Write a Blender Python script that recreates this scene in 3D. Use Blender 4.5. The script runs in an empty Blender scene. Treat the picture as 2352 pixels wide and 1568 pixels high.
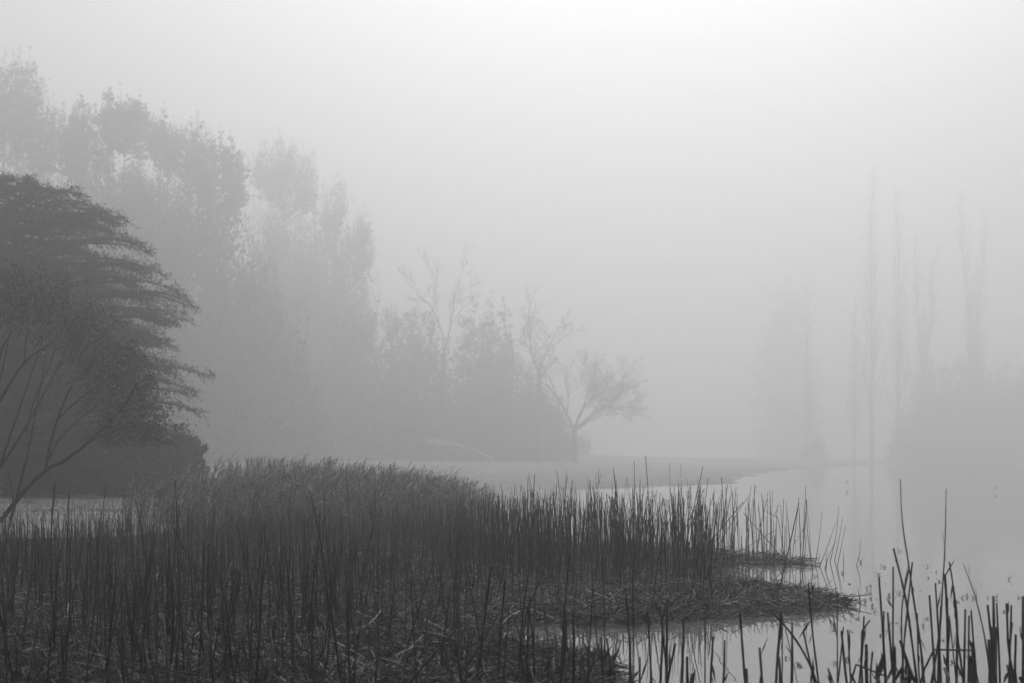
import bpy, math, random
import numpy as np

# ------------------------------------------------------------------ camera, sky, sun, exposure
scene = bpy.context.scene
col = scene.collection
EYE, F, HZ = 1.2, 1280.0, 456.0          # eye height (m), focal length and horizon row in 1024-px units
FH = EYE * F
SC = 0.57                                # size of the marsh plants against a first survey at twice the distance

cam_d = bpy.data.cameras.new("camera")
cam_d.sensor_width = 36.0
cam_d.lens = 45.0
cam_d.shift_y = (HZ - 341.0) / 1024.0
cam_d.clip_start, cam_d.clip_end = 0.1, 4000.0
cam_d.dof.use_dof = True
cam_d.dof.focus_distance = 12.0
cam_d.dof.aperture_fstop = 3.5
cam = bpy.data.objects.new("camera", cam_d)
cam.location = (0, 0, EYE)
cam.rotation_euler = (math.radians(90), 0, 0)
col.objects.link(cam)
scene.camera = cam

SUN_EL, SUN_AZ = math.radians(49), math.radians(6)     # ahead of the camera, a little to the right
world = bpy.data.worlds.new("World")
scene.world = world
world.use_nodes = True
nt = world.node_tree
nt.nodes.clear()
sky = nt.nodes.new("ShaderNodeTexSky")
sky.sky_type = 'NISHITA'
sky.sun_disc = False
sky.sun_elevation = SUN_EL
sky.sun_rotation = SUN_AZ
sky.dust_density = 6.0
sky.air_density = 1.0
bw = nt.nodes.new("ShaderNodeRGBToBW")                  # black-and-white photograph: a grey sky
bg = nt.nodes.new("ShaderNodeBackground")
bg.inputs["Strength"].default_value = 0.097
wo = nt.nodes.new("ShaderNodeOutputWorld")
nt.links.new(sky.outputs[0], bw.inputs[0])
nt.links.new(bw.outputs[0], bg.inputs[0])
nt.links.new(bg.outputs[0], wo.inputs[0])

sun_d = bpy.data.lights.new("sun", 'SUN')
sun_d.energy = 1.0
sun_d.angle = math.radians(14)
sun = bpy.data.objects.new("sun", sun_d)
sun.rotation_euler = (-(math.pi / 2 - SUN_EL), 0, -SUN_AZ)
sun.location = (10, 60, 60)
col.objects.link(sun)

vs = scene.view_settings
vs.view_transform = 'Standard'
vs.look = 'None'
vs.exposure = 0.0
vs.gamma = 1.0
vs.use_curve_mapping = False

cy = scene.cycles
cy.use_denoising = True
cy.denoiser = 'OPENIMAGEDENOISE'
cy.max_bounces = 8
cy.diffuse_bounces = 2
cy.glossy_bounces = 3
cy.volume_bounces = 5
cy.transmission_bounces = 2
cy.transparent_max_bounces = 4
cy.use_adaptive_sampling = True
cy.adaptive_threshold = 0.01

HAZE_DENSITY = 0.0106
HAZE_TOP = 57.0

rng = np.random.default_rng(7)
random.seed(7)
K = 1024.0 / 2352.0


def W(px, py, d):
    """1024-px picture point at distance d -> world"""
    return np.array([(px - 512.0) / F * d, d, EYE - (py - HZ) / F * d])


def D(x, y, d):
    return W(x * K, y * K, d)


# ------------------------------------------------------------------ helpers
def mat(name, base, rough=0.8, spec=0.3, noise=0.25, nscale=6.0, tone=False, bump=0.0):
    m = bpy.data.materials.new(name)
    m.use_nodes = True
    t = m.node_tree
    b = t.nodes["Principled BSDF"]
    b.inputs["Roughness"].default_value = rough
    b.inputs["Specular IOR Level"].default_value = spec
    geo = t.nodes.new("ShaderNodeNewGeometry")
    n = t.nodes.new("ShaderNodeTexNoise")
    n.inputs["Scale"].default_value = nscale
    n.inputs["Detail"].default_value = 4
    t.links.new(geo.outputs["Position"], n.inputs["Vector"])
    mr = t.nodes.new("ShaderNodeMapRange")
    mr.inputs["From Min"].default_value = 0.3
    mr.inputs["From Max"].default_value = 0.7
    mr.inputs["To Min"].default_value = base * (1 - noise)
    mr.inputs["To Max"].default_value = base * (1 + noise)
    t.links.new(n.outputs["Fac"], mr.inputs["Value"])
    out = mr.outputs["Result"]
    if tone:
        a = t.nodes.new("ShaderNodeAttribute")
        a.attribute_name = "tone"
        mu = t.nodes.new("ShaderNodeMath")
        mu.operation = 'MULTIPLY'
        t.links.new(out, mu.inputs[0])
        t.links.new(a.outputs["Fac"], mu.inputs[1])
        out = mu.outputs[0]
    t.links.new(out, b.inputs["Base Color"])
    if bump:
        bp = t.nodes.new("ShaderNodeBump")
        bp.inputs["Strength"].default_value = bump
        t.links.new(n.outputs["Fac"], bp.inputs["Height"])
        t.links.new(bp.outputs["Normal"], b.inputs["Normal"])
    return m


class Geo:
    def __init__(s):
        s.v, s.q, s.t, s.qt, s.tt, s.n = [], [], [], [], [], 0

    def add(s, verts, quads=None, tris=None, qtone=None, ttone=None):
        verts = np.asarray(verts, float).reshape(-1, 3)
        if quads is not None and len(quads):
            quads = np.asarray(quads, np.int64)
            s.q.append(quads + s.n)
            s.qt.append(np.ones(len(quads)) if qtone is None else np.broadcast_to(qtone, len(quads)))
        if tris is not None and len(tris):
            tris = np.asarray(tris, np.int64)
            s.t.append(tris + s.n)
            s.tt.append(np.ones(len(tris)) if ttone is None else np.broadcast_to(ttone, len(tris)))
        s.v.append(verts)
        s.n += len(verts)

    def tubes(s, P, R, S=4, tone=None, cap=False):
        """P (N,K,3) paths, R (N,K) radii"""
        P = np.asarray(P, float)
        R = np.asarray(R, float)
        if P.ndim == 2:
            P, R = P[None], R[None]
        N, Kp = P.shape[:2]
        if N == 0:
            return
        T = np.gradient(P, axis=1)
        T /= np.linalg.norm(T, axis=2, keepdims=True) + 1e-9
        mean = T.mean(1)
        ref = np.where((np.abs(mean[:, 2]) > 0.7)[:, None], np.array([1., 0, 0]), np.array([0, 0, 1.]))[:, None, :]
        U = np.cross(T, np.broadcast_to(ref, T.shape))
        U /= np.linalg.norm(U, axis=2, keepdims=True) + 1e-9
        V = np.cross(T, U)
        a = np.linspace(0, 2 * np.pi, S, endpoint=False)
        ring = P[:, :, None, :] + R[:, :, None, None] * (np.cos(a)[None, None, :, None] * U[:, :, None, :] + np.sin(a)[None, None, :, None] * V[:, :, None, :])
        i = np.arange(N)[:, None, None] * Kp * S + np.arange(Kp - 1)[None, :, None] * S
        j = np.arange(S)[None, None, :]
        jn = (j + 1) % S
        q = np.stack([i + j, i + jn, i + S + jn, i + S + j], -1)
        qt = None if tone is None else np.repeat(np.asarray(tone, float), (Kp - 1) * S)
        tris = None
        tt = None
        if cap:
            top = (np.arange(N)[:, None] * Kp + Kp - 1) * S
            bot = np.arange(N)[:, None] * Kp * S
            tl = []
            for k in range(1, S - 1):
                tl.append(np.stack([top[:, 0], top[:, 0] + k, top[:, 0] + k + 1], -1))
                tl.append(np.stack([bot[:, 0], bot[:, 0] + k + 1, bot[:, 0] + k], -1))
            tris = np.concatenate(tl)
            if tone is not None:
                tt = np.tile(np.asarray(tone, float), len(tl))
        s.add(ring.reshape(-1, 3), q.reshape(-1, 4), tris, qt, tt)

    def leaves(s, C, Dr, L, Wd, tone=None, r=None):
        """diamond leaves: base C, direction Dr, length L, width Wd"""
        r = r or rng
        C = np.asarray(C, float)
        N = len(C)
        if N == 0:
            return
        Dr = Dr / (np.linalg.norm(Dr, axis=1, keepdims=True) + 1e-9)
        side = np.cross(Dr, r.normal(size=(N, 3)))
        side /= np.linalg.norm(side, axis=1, keepdims=True) + 1e-9
        L = np.broadcast_to(L, N)[:, None]
        Wd = np.broadcast_to(Wd, N)[:, None]
        mid = C + Dr * L * 0.45
        v = np.stack([C, mid + side * Wd * .5, C + Dr * L, mid - side * Wd * .5], 1)
        q = np.arange(4 * N).reshape(N, 4)
        s.add(v.reshape(-1, 3), q, qtone=tone)

    def mesh(s, name, m, smooth=False):
        me = bpy.data.meshes.new(name)
        V = np.concatenate(s.v)
        me.vertices.add(len(V))
        me.vertices.foreach_set("co", V.astype(np.float32).ravel())
        q = np.concatenate(s.q) if s.q else np.zeros((0, 4), np.int64)
        t = np.concatenate(s.t) if s.t else np.zeros((0, 3), np.int64)
        loops = np.concatenate([q.ravel(), t.ravel()]).astype(np.int32)
        me.loops.add(len(loops))
        me.loops.foreach_set("vertex_index", loops)
        nf = len(q) + len(t)
        me.polygons.add(nf)
        ls = np.concatenate([np.arange(len(q)) * 4, len(q) * 4 + np.arange(len(t)) * 3]).astype(np.int32)
        me.polygons.foreach_set("loop_start", ls)
        if smooth:
            me.polygons.foreach_set("use_smooth", np.ones(nf, bool))
        tone = np.concatenate(s.qt + s.tt).astype(np.float32)
        at = me.attributes.new("tone", 'FLOAT', 'FACE')
        at.data.foreach_set("value", tone)
        me.materials.append(m)
        me.update(calc_edges=True)
        me.validate()
        return me

    def build(s, name, m, parent=None, smooth=False):
        o = bpy.data.objects.new(name, s.mesh(name, m, smooth))
        col.objects.link(o)
        if parent is not None:
            o.parent = parent
            o.matrix_parent_inverse.identity()
        return o


def tag(o, label=None, cat=None, group=None, kind=None):
    if label:
        o["label"] = label
    if cat:
        o["category"] = cat
    if group:
        o["group"] = group
    if kind:
        o["kind"] = kind
    return o


def empty(name, loc, label, cat, group=None, rz=0.0):
    o = bpy.data.objects.new(name, None)
    o.location = loc
    o.rotation_euler = (0, 0, rz)
    o.empty_display_size = 0.3
    col.objects.link(o)
    return tag(o, label, cat, group)


def unit(v):
    v = np.asarray(v, float)
    return v / (np.linalg.norm(v) + 1e-9)


def spline(pts, k):
    """smooth resample of control points (Catmull-Rom)"""
    p = np.asarray(pts, float)
    if len(p) == 2:
        return p[0] + (p[1] - p[0]) * np.linspace(0, 1, k)[:, None]
    e = np.vstack([2 * p[0] - p[1], p, 2 * p[-1] - p[-2]])
    u = np.linspace(0, len(p) - 1 - 1e-6, k)
    i = u.astype(int)
    f = (u - i)[:, None]
    a, b, c, d = e[i], e[i + 1], e[i + 2], e[i + 3]
    return 0.5 * ((2 * b) + (-a + c) * f + (2 * a - 5 * b + 4 * c - d) * f * f + (-a + 3 * b - 3 * c + d) * f ** 3)


def inside(poly, x, y):
    x = np.asarray(x, float)
    y = np.asarray(y, float)
    r = np.zeros(x.shape, bool)
    n = len(poly)
    for i in range(n):
        x0, y0 = poly[i]
        x1, y1 = poly[(i + 1) % n]
        c = ((y0 > y) != (y1 > y)) & (x < (x1 - x0) * (y - y0) / ((y1 - y0) if y1 != y0 else 1e-9) + x0)
        r ^= c
    return r


def edge_dist(poly, x, y):
    x = np.asarray(x, float)
    y = np.asarray(y, float)
    best = np.full(x.shape, 1e9)
    n = len(poly)
    for i in range(n):
        a = np.array(poly[i], float)
        b = np.array(poly[(i + 1) % n], float)
        ab = b - a
        t = np.clip(((x - a[0]) * ab[0] + (y - a[1]) * ab[1]) / (ab @ ab), 0, 1)
        best = np.minimum(best, np.hypot(x - a[0] - t * ab[0], y - a[1] - t * ab[1]))
    return best


def sdist(poly, x, y):
    d = edge_dist(poly, x, y)
    return np.where(inside(poly, x, y), d, -d)


def wob(x, y, s=1.0):
    return (np.sin(x * 1.3 * s + 0.7 * y * s) + np.sin(-0.8 * x * s + 1.7 * y * s + 1.1) + np.sin(2.3 * x * s + 2.9 * y * s + 2.0) * .6) / 2.6


# ------------------------------------------------------------------ materials (greys: the photograph is black and white)
M_ground = mat("grass_ground", 0.34, 0.95, 0.1, 0.3, 1.5)
M_mat = mat("wet_reed_mat", 0.012, 0.9, 0.2, 0.4, 5, bump=0.4)
M_stem = mat("reed_stem", 0.014, 0.55, 0.35, 0.35, 14, tone=True)
M_litter = mat("dead_reed", 0.072, 0.5, 0.45, 0.35, 16, tone=True)
M_leafreed = mat("leafy_reed", 0.24, 0.65, 0.3, 0.3, 3, tone=True)
M_grass = mat("pale_grass", 0.22, 0.8, 0.2, 0.3, 3, tone=True)
M_bark = mat("bark", 0.03, 0.9, 0.15, 0.35, 5, bump=0.5)
M_palebark = mat("smooth_bark", 0.05, 0.85, 0.15, 0.35, 3, bump=0.3)
M_cedar = mat("cedar_needles", 0.035, 0.8, 0.2, 0.25, 2, tone=True)
M_shrub = mat("shrub_leaves", 0.09, 0.6, 0.35, 0.25, 5, tone=True)
M_conifer = mat("conifer_foliage", 0.035, 0.85, 0.15, 0.25, 1, tone=True)
M_bush = mat("evergreen_foliage", 0.035, 0.85, 0.15, 0.25, 1, tone=True)
M_twig = mat("bare_twigs", 0.035, 0.9, 0.1, 0.2, 3)
M_white = mat("white_feathers", 0.9, 0.8, 0.2, 0.05, 10)
M_metal = mat("grey_metal", 0.3, 0.5, 0.5, 0.1, 10)
M_spray = mat("water_droplets", 0.9, 0.3, 0.5, 0.05, 10)
M_wood = mat("weathered_wood", 0.1, 0.9, 0.2, 0.3, 10)
M_weed = mat("water_weed", 0.05, 0.6, 0.3, 0.3, 10, tone=True)

fb = M_white.node_tree.nodes["Principled BSDF"]
fb.inputs["Subsurface Weight"].default_value = 1.0
fb.inputs["Subsurface Radius"].default_value = (.3, .3, .3)
fb.inputs["Subsurface Scale"].default_value = .5
m = bpy.data.materials.new("silty_water")
m.use_nodes = True
t = m.node_tree
b = t.nodes["Principled BSDF"]
b.inputs["Base Color"].default_value = (0.17, 0.17, 0.17, 1)
b.inputs["Roughness"].default_value = 0.006
b.inputs["IOR"].default_value = 1.62
geo = t.nodes.new("ShaderNodeNewGeometry")
n1 = t.nodes.new("ShaderNodeTexNoise")
n1.inputs["Scale"].default_value = 2.2
n1.inputs["Detail"].default_value = 2
bp = t.nodes.new("ShaderNodeBump")
bp.inputs["Strength"].default_value = 0.022
bp.inputs["Distance"].default_value = 0.08
t.links.new(geo.outputs["Position"], n1.inputs["Vector"])
t.links.new(n1.outputs["Fac"], bp.inputs["Height"])
t.links.new(bp.outputs["Normal"], b.inputs["Normal"])
M_water = m

# ------------------------------------------------------------------ setting: ground, water, mat of dead reeds
def survey(x, y):
    """first-survey marsh coordinates -> metres on the water plane"""
    x, y = np.asarray(x, float), np.asarray(y, float)
    y2 = FH / (440.0 + 2944.0 / y - HZ)
    return x / y * y2, y2


LAKE = [(-60, 3), (60, 3), (400, 6), (400, 236), (100, 226), (70, 227), (56, 200), (32, 140), (17, 92), (12.5, 72), (10.2, 60), (7.5, 53), (3.5, 49),
        (-2, 44), (-5.3, 37), (-5.4, 30), (-5.3, 24), (-5.7, 19.6), (-9, 17.8), (-60, 15.5)]
MAT = [(-18, 28), (-9.5, 30.5), (-7, 36), (-3.5, 38), (-1.2, 34), (0.5, 29.5), (3, 27.5), (4.4, 26.2), (5.75, 24.4), (5.6, 23.5), (4.25, 23.6),
       (3.6, 22.6), (3.9, 20.6), (4.45, 19.3), (4.94, 18.2), (4.3, 17.3), (2.94, 16.55), (1.9, 16.1), (1.19, 15.75), (.1, 16.0),
       (-.8, 15.25), (-.5, 14.7), (.15, 14.1), (1.0, 13.3), (.95, 12.3), (.7, 9.5), (-18, 9.5)]
MAT = [tuple(float(c) for c in survey(*p)) for p in MAT]


def ground_z(x, y):
    s = -sdist(LAKE, x, y)                       # >0 on land
    wd = np.where(y > 30, 16.0, 1.2)
    s = s + np.where(y > 30, 1.1 * wob(x, y, .35) + .5 * wob(x, y, 1.1), 0)
    z = np.clip(s / wd, -1, 1) * np.where(y > 30, .22, .16)
    z = np.where(s > 0, 0.03 + z + 0.008 * np.clip(s, 0, 70) + 0.03 * wob(x, y, .5), -0.45 + 0.4 * np.exp(s / 0.7))
    # grassy rise under the bare trees on the far bank, low mound at the left
    z = z + np.where(s > 0, 1.2 * np.exp(-((x + 12) / 45) ** 2 - ((y - 192) / 22) ** 2), 0)
    z = z + np.where(s > 0, 0.07 * np.exp(-((x + 7.4) / 2.3) ** 2 - ((y - 21.4) / 1.5) ** 2), 0)
    return z


def gz(x, y):
    return float(ground_z(np.array([x]), np.array([y]))[0])


def axis(parts):
    return np.unique(np.concatenate([np.linspace(a, b_, n) for a, b_, n in parts]))


xs = axis([(-650, -80, 24), (-80, -20, 30), (-20, 30, 90), (30, 80, 30), (80, 650, 24)])
ys = axis([(-60, 2, 16), (2, 45, 80), (45, 110, 70), (110, 250, 70), (250, 650, 24)])
X, Y = np.meshgrid(xs, ys)
Z = ground_z(X.ravel(), Y.ravel())
g = Geo()
nx, ny = len(xs), len(ys)
i = (np.arange(ny - 1)[:, None] * nx + np.arange(nx - 1)[None, :]).ravel()
g.add(np.stack([X.ravel(), Y.ravel(), Z], 1), np.stack([i, i + 1, i + nx + 1, i + nx], 1))
tag(g.build("ground", M_ground, smooth=True), kind="structure")

g = Geo()
wx = axis([(-60, 400, 24)])
wy = axis([(2.5, 248, 18)])
X, Y = np.meshgrid(wx, wy)
i = (np.arange(len(wy) - 1)[:, None] * len(wx) + np.arange(len(wx) - 1)[None, :]).ravel()
g.add(np.stack([X.ravel(), Y.ravel(), 0 * X.ravel()], 1), np.stack([i, i + 1, i + len(wx) + 1, i + len(wx)], 1))
tag(g.build("lake_water", M_water), kind="structure")


def mat_z(x, y):
    s = sdist(MAT, x, y)
    return np.clip(s / 0.28, -1, 1) * 0.043 - 0.017 + 0.026 * wob(x, y, 3.9) * np.clip(s / .57, 0, 1) + 0.011 * wob(x, y, 10.7)


xs = np.linspace(-11, 3.6, 220)
ys = np.linspace(5.1, 23.6, 240)
X, Y = np.meshgrid(xs, ys)
Z = mat_z(X.ravel(), Y.ravel())
keep = sdist(MAT, X.ravel(), Y.ravel()) > -0.15
g = Geo()
nx, ny = len(xs), len(ys)
i = (np.arange(ny - 1)[:, None] * nx + np.arange(nx - 1)[None, :]).ravel()
qs = np.stack([i, i + 1, i + nx + 1, i + nx], 1)
qs = qs[keep[qs].all(1)]
g.add(np.stack([X.ravel(), Y.ravel(), Z], 1), qs)
tag(g.build("marsh_ground", M_mat, smooth=True), kind="structure")

# ------------------------------------------------------------------ haze (a closed box of even, pale fog)
g = Geo()
hx, hy0, hy1, hz0 = 700, -120, 700, -2.2
v = [(sx * hx, yy, zz) for zz in (hz0, HAZE_TOP) for yy in (hy0, hy1) for sx in (-1, 1)]
g.add(v, [(0, 2, 3, 1), (4, 5, 7, 6), (0, 1, 5, 4), (2, 6, 7, 3), (0, 4, 6, 2), (1, 3, 7, 5)])
mh = bpy.data.materials.new("haze")
mh.use_nodes = True
t = mh.node_tree
t.nodes.clear()
pv = t.nodes.new("ShaderNodeVolumePrincipled")
pv.inputs["Color"].default_value = (0.9, 0.9, 0.9, 1)
pv.inputs["Density"].default_value = HAZE_DENSITY
pv.inputs["Anisotropy"].default_value = 0.72
mo = t.nodes.new("ShaderNodeOutputMaterial")
t.links.new(pv.outputs[0], mo.inputs["Volume"])
tag(g.build("haze", mh), "pale morning fog filling the air over the lake", "fog", kind="stuff")


# ------------------------------------------------------------------ trees
def branching(r, p, d, length, rad, level, maxlevel, nb, spread, up, out, wig=0.15, shrink=0.62, tipr=0.008):
    """recursive bare branches: out collects (path, radii)"""
    k = 5
    pts = [np.array(p, float)]
    dd = unit(d)
    for s in range(k - 1):
        dd = unit(dd + r.normal(size=3) * wig + np.array([0, 0, up]))
        pts.append(pts[-1] + dd * length / (k - 1))
    pts = np.array(pts)
    r1 = max(rad * 0.55, tipr)
    out.append((pts, np.linspace(rad, r1, k)))
    if level >= maxlevel:
        return
    n = nb[min(level, len(nb) - 1)]
    for j in range(n):
        f = 0.3 + 0.7 * (j + r.random()) / n
        q = f * (k - 1)
        a = int(min(q, k - 2))
        pos = pts[a] + (pts[a + 1] - pts[a]) * (q - a)
        tdir = unit(pts[a + 1] - pts[a])
        perp = unit(np.cross(tdir, r.normal(size=3)))
        nd = unit(tdir * math.cos(spread) + perp * math.sin(spread) * (0.7 + .6 * r.random()))
        branching(r, pos, nd, length * shrink * (0.65 + .6 * r.random()) * (1.15 - .45 * f), max(rad * (1 - f * .45) * .55, tipr), level + 1, maxlevel, nb, spread, up, out, wig, shrink, tipr)


def put_paths(g, out, S=4):
    P = np.array([o[0] for o in out])
    R = np.array([o[1] for o in out])
    if S == 3:
        P, R = P[:, ::2], R[:, ::2]
    g.tubes(P, R, S)


def trunk_part(root, h, r0, r1, m_, lean=(0, 0), seed=0, k=8, S=9, flare=1.5):
    r = np.random.default_rng(seed)
    z = np.linspace(-0.25, h, k)
    P = np.stack([lean[0] * np.clip(z / h, 0, 1) ** 1.2 + r.normal(size=k) * .02 * h / 8 * (z > .5), lean[1] * np.clip(z / h, 0, 1) + r.normal(size=k) * .02 * h / 8 * (z > .5), z], 1)
    R = np.linspace(r0, r1, k)
    R[0] *= flare
    R[1] *= 1 + (flare - 1) * .2
    g = Geo()
    g.tubes(P[None], R[None], S)
    g.build("trunk", m_, root, smooth=True)
    return P, R


def plume_tree(name, x, y, h, plumes, label, seed, leaf=0.3, cnt=7000, m_=None, group=None, pointed=1.0, base=None, asp=.42):
    """dense tree: a trunk and ascending plumes (dx, dy, z_low, z_top, radius) filled with foliage sprays"""
    r = np.random.default_rng(seed)
    z0 = gz(x, y) if base is None else base
    root = empty(name, (x, y, z0), label, "tree", group)
    trunk_part(root, h * .8, .011 * h + .06, .06, M_bark, seed=seed)
    g, br = Geo(), Geo()
    vol = np.array([p[4] ** 1.6 * (p[3] - p[2]) for p in plumes])
    num = np.maximum((cnt * vol / vol.sum()).astype(int), 120)
    for (dx, dy, zl, zt, rad), n in zip(plumes, num):
        zb = max(zl - rad * .7, .25 * zl)
        hub = np.array([0, 0, zb])
        pts = spline([hub, (dx * .55, dy * .55, zl + (zt - zl) * .12), (dx, dy, zl + (zt - zl) * .5), (dx + r.normal() * .1, dy, zt - .25 * rad - .2)], 9)
        br.tubes(pts[None], np.linspace(.035 * rad + .05, .012, 9)[None], 4)
        # sub-clumps along the plume give an uneven outline with gaps
        nc = max(int(n / 13), 10)
        u = r.random(nc) ** 0.8
        axis_p = np.array([np.interp(u, np.linspace(0, 1, 5), np.array([zl, zl + .25 * (zt - zl), zl + .5 * (zt - zl), zl + .75 * (zt - zl), zt]))]).T
        prof = np.interp(u, [0, .1, .35, .65, .86, 1], [.6, 1, 1.05, .85 - .15 * pointed, .55 - .27 * pointed, .22 - .19 * pointed])
        ang = r.random(nc) * 2 * np.pi
        rr = rad * prof * np.sqrt(r.random(nc) * .9 + .1)
        cc = np.stack([dx * (.75 + .25 * u) + np.cos(ang) * rr, dy * (.75 + .25 * u) + np.sin(ang) * rr, axis_p[:, 0] + r.normal(size=nc) * .2], 1)
        per = int(n / nc) + 1
        sig = np.clip(.3 * rad * (.12 + .88 * prof), .06, .75)
        C = np.repeat(cc, per, 0) + r.normal(size=(nc * per, 3)) * np.repeat(sig, per)[:, None] * np.array([1, 1, 1.25])
        outd = np.stack([np.cos(ang), np.sin(ang), np.full(nc, .9 + .7 * pointed)], 1)
        Dr = np.repeat(outd, per, 0) * .8 + r.normal(size=(nc * per, 3)) * .55
        tone = np.repeat(.7 + .6 * r.random(nc), per)
        ni = max(int(n * .09), 8)                      # larger, darker sprays filling the inside of the plume
        pick = r.integers(0, nc, ni)
        ci = cc[pick] * np.array([1, 1, 1]) + np.column_stack([(dx * .9 - cc[pick, 0]) * .35, (dy * .9 - cc[pick, 1]) * .35, r.normal(size=ni) * .3 - .5 * rad])
        li = leaf * 2.6 * np.clip(prof[pick], .15, 1)
        g.leaves(ci, np.column_stack([r.normal(size=(ni, 2)) * .7, r.uniform(-.3, 1, ni)]), li, li * .6, np.full(ni, .7), r)
        lk = leaf * np.repeat(.28 + .72 * np.clip(prof, 0, 1), per)
        g.leaves(C, Dr, lk * (.5 + r.random(len(C))), lk * asp * (.6 + .8 * r.random(len(C))), tone, r)
    br.build("limbs", M_bark, root)
    g.build("crown", m_ or M_conifer, root)
    return root


def at_disp(x, d):
    return (x * K - 512) / F * d


def z_at(y, d):
    return EYE - (y * K - HZ) / F * d


def plumes_from_outline(tops, d, xc, seed, zlow=2.0, depth=2.0, extra=3):
    """tops: list of (x, y, halfwidth) in 2352-wide picture units"""
    r = np.random.default_rng(seed)
    res = []
    for (x, y, hw) in tops:
        dx = at_disp(x, d) - xc
        zt = z_at(y, d)
        rad = hw * K / F * d
        zl = max(zt - rad * r.uniform(6.0, 9.0), zlow)
        res.append((dx, r.uniform(-.4, .4) * depth, zl, zt, rad))
        for e in range(extra):
            zz = zt - rad * r.uniform(.8, 2.6)
            res.append((dx * r.uniform(.75, 1.1) + r.normal() * rad * .8, r.uniform(-1, 1) * depth, max(zz - rad * 7, zlow), zz, rad * r.uniform(.7, 1.35)))
    return res


# tall dark trees on the left bank, outlines as (x, y_top, half width) columns
tall = [
    ("conifer_tree", 5, 117, [(8, 112, 22), (28, 140, 20), (-40, 90, 30), (50, 300, 40), (-10, 330, 50), (20, 520, 60)], "dark pointed conifer at the left edge behind the layered cedar"),
    ("conifer_tree", 75, 121, [(63, 105, 17), (72, 170, 22), (100, 205, 20), (130, 228, 18), (80, 330, 42), (120, 420, 45), (60, 520, 55)], "tallest dark conifer with a narrow column top near the left edge"),
    ("conifer_tree", 190, 117, [(190, 218, 13), (150, 240, 14), (175, 262, 20), (210, 262, 18), (185, 350, 40), (150, 430, 45), (205, 520, 60), (190, 650, 70)], "dark conifer with one thin spire above the cedar"),
    ("conifer_tree", 285, 115, [(286, 203, 15), (262, 218, 13), (243, 228, 12), (305, 225, 14), (328, 220, 11), (270, 300, 34), (320, 330, 28), (245, 400, 38), (300, 480, 55), (280, 620, 75)], "broad dark conifer topped by a cluster of spires"),
    ("conifer_tree", 385, 121, [(380, 248, 15), (350, 262, 12), (402, 272, 15), (345, 345, 22), (395, 360, 32), (370, 450, 46), (410, 560, 60), (390, 690, 75)], "dark tree with rounded narrow top between two taller neighbours"),
    ("conifer_tree", 480, 119, [(455, 242, 24), (435, 270, 18), (503, 285, 20), (480, 330, 34), (535, 318, 12), (530, 370, 24), (560, 378, 12), (500, 470, 52), (565, 480, 30), (540, 590, 60), (600, 570, 40), (470, 620, 60)], "dark tree with a blunt double top, right end of the tall row"),
    ("conifer_tree", 330, 112, [(170, 335, 40), (235, 345, 42), (300, 350, 45), (365, 345, 42), (430, 340, 42), (490, 370, 40), (120, 360, 40), (200, 440, 60), (320, 450, 65), (440, 450, 60), (260, 560, 80), (400, 560, 80), (150, 540, 70), (520, 520, 45)], "dense dark crown filling the gaps behind the spired conifers"),
    ("conifer_tree", 590, 130, [(590, 560, 32), (625, 590, 28), (560, 640, 50), (640, 660, 40), (600, 740, 60), (660, 720, 38), (690, 760, 30)], "lower dark tree filling the gap below the tall row"),
    ("conifer_tree", 650, 164, [(640, 290, 16), (612, 305, 18), (600, 340, 14), (668, 310, 15), (692, 318, 18), (720, 335, 18), (660, 390, 40), (720, 410, 40), (690, 500, 50), (640, 500, 34), (620, 430, 26)], "paler rounded tree standing apart to the right of the tall row"),
    ("conifer_tree", 770, 167, [(770, 385, 18), (745, 400, 22), (838, 462, 15), (812, 478, 22), (770, 490, 34), (845, 520, 14), (800, 570, 48), (835, 590, 26), (740, 590, 44), (790, 690, 50), (840, 680, 20)], "paler slanting tree whose right edge meets open fog"),
]
for n_, (nm, xd, d, tops, lab) in enumerate(tall):
    xc = at_disp(xd, d)
    pl = plumes_from_outline(tops, d, xc, 40 + n_, zlow=1.8, depth=3.2, extra=8)
    hh = max(p[3] for p in pl)
    zb = gz(xc, d)
    pl = [(a, b_, c - zb, e - zb, f_) for a, b_, c, e, f_ in pl]
    plume_tree(nm, xc, d, hh - zb, pl, lab, 60 + n_, leaf=.38, cnt=38000, group="tall trees on the left bank", pointed=.95, asp=.33)

# rounded evergreens and shrubs that close the bank behind the bare trees
rounded = [
    ("evergreen_tree", 655, 133, [(655, 800, 48), (600, 830, 45), (690, 830, 42), (640, 900, 60), (560, 880, 45)], "low rounded dark tree at the foot of the tall row", 1.2),
    ("evergreen_tree", 520, 128, [(520, 760, 60), (470, 800, 60), (560, 820, 50), (510, 900, 70)], "low dark tree just right of the layered cedar", 1.2),
    ("evergreen_tree", 780, 156, [(780, 760, 50), (730, 790, 50), (830, 770, 40), (770, 860, 70), (850, 850, 50), (720, 880, 50)], "rounded dark tree behind the leftmost bare tree", .3),
    ("evergreen_tree", 950, 157, [(945, 695, 36), (905, 715, 32), (985, 715, 28), (960, 770, 60), (895, 800, 48), (1000, 790, 40), (950, 870, 80), (1010, 890, 50), (880, 900, 50)], "broad round evergreen behind the bare trees, left of the pair", .3),
    ("evergreen_tree", 1110, 158, [(1128, 668, 18), (1090, 682, 24), (1158, 680, 14), (1065, 712, 26), (1120, 720, 50), (1175, 728, 22), (1070, 780, 50), (1160, 790, 46), (1110, 840, 70), (1185, 830, 34), (1060, 880, 55), (1170, 890, 60)], "broad pointed-top evergreen behind the bare trees, right of the pair", .3),
    ("evergreen_tree", 1215, 160, [(1215, 860, 34), (1245, 900, 34), (1200, 930, 40), (1270, 950, 30), (1290, 985, 22)], "low dark shrub behind the two rightmost bare trees", .2),
]
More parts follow.
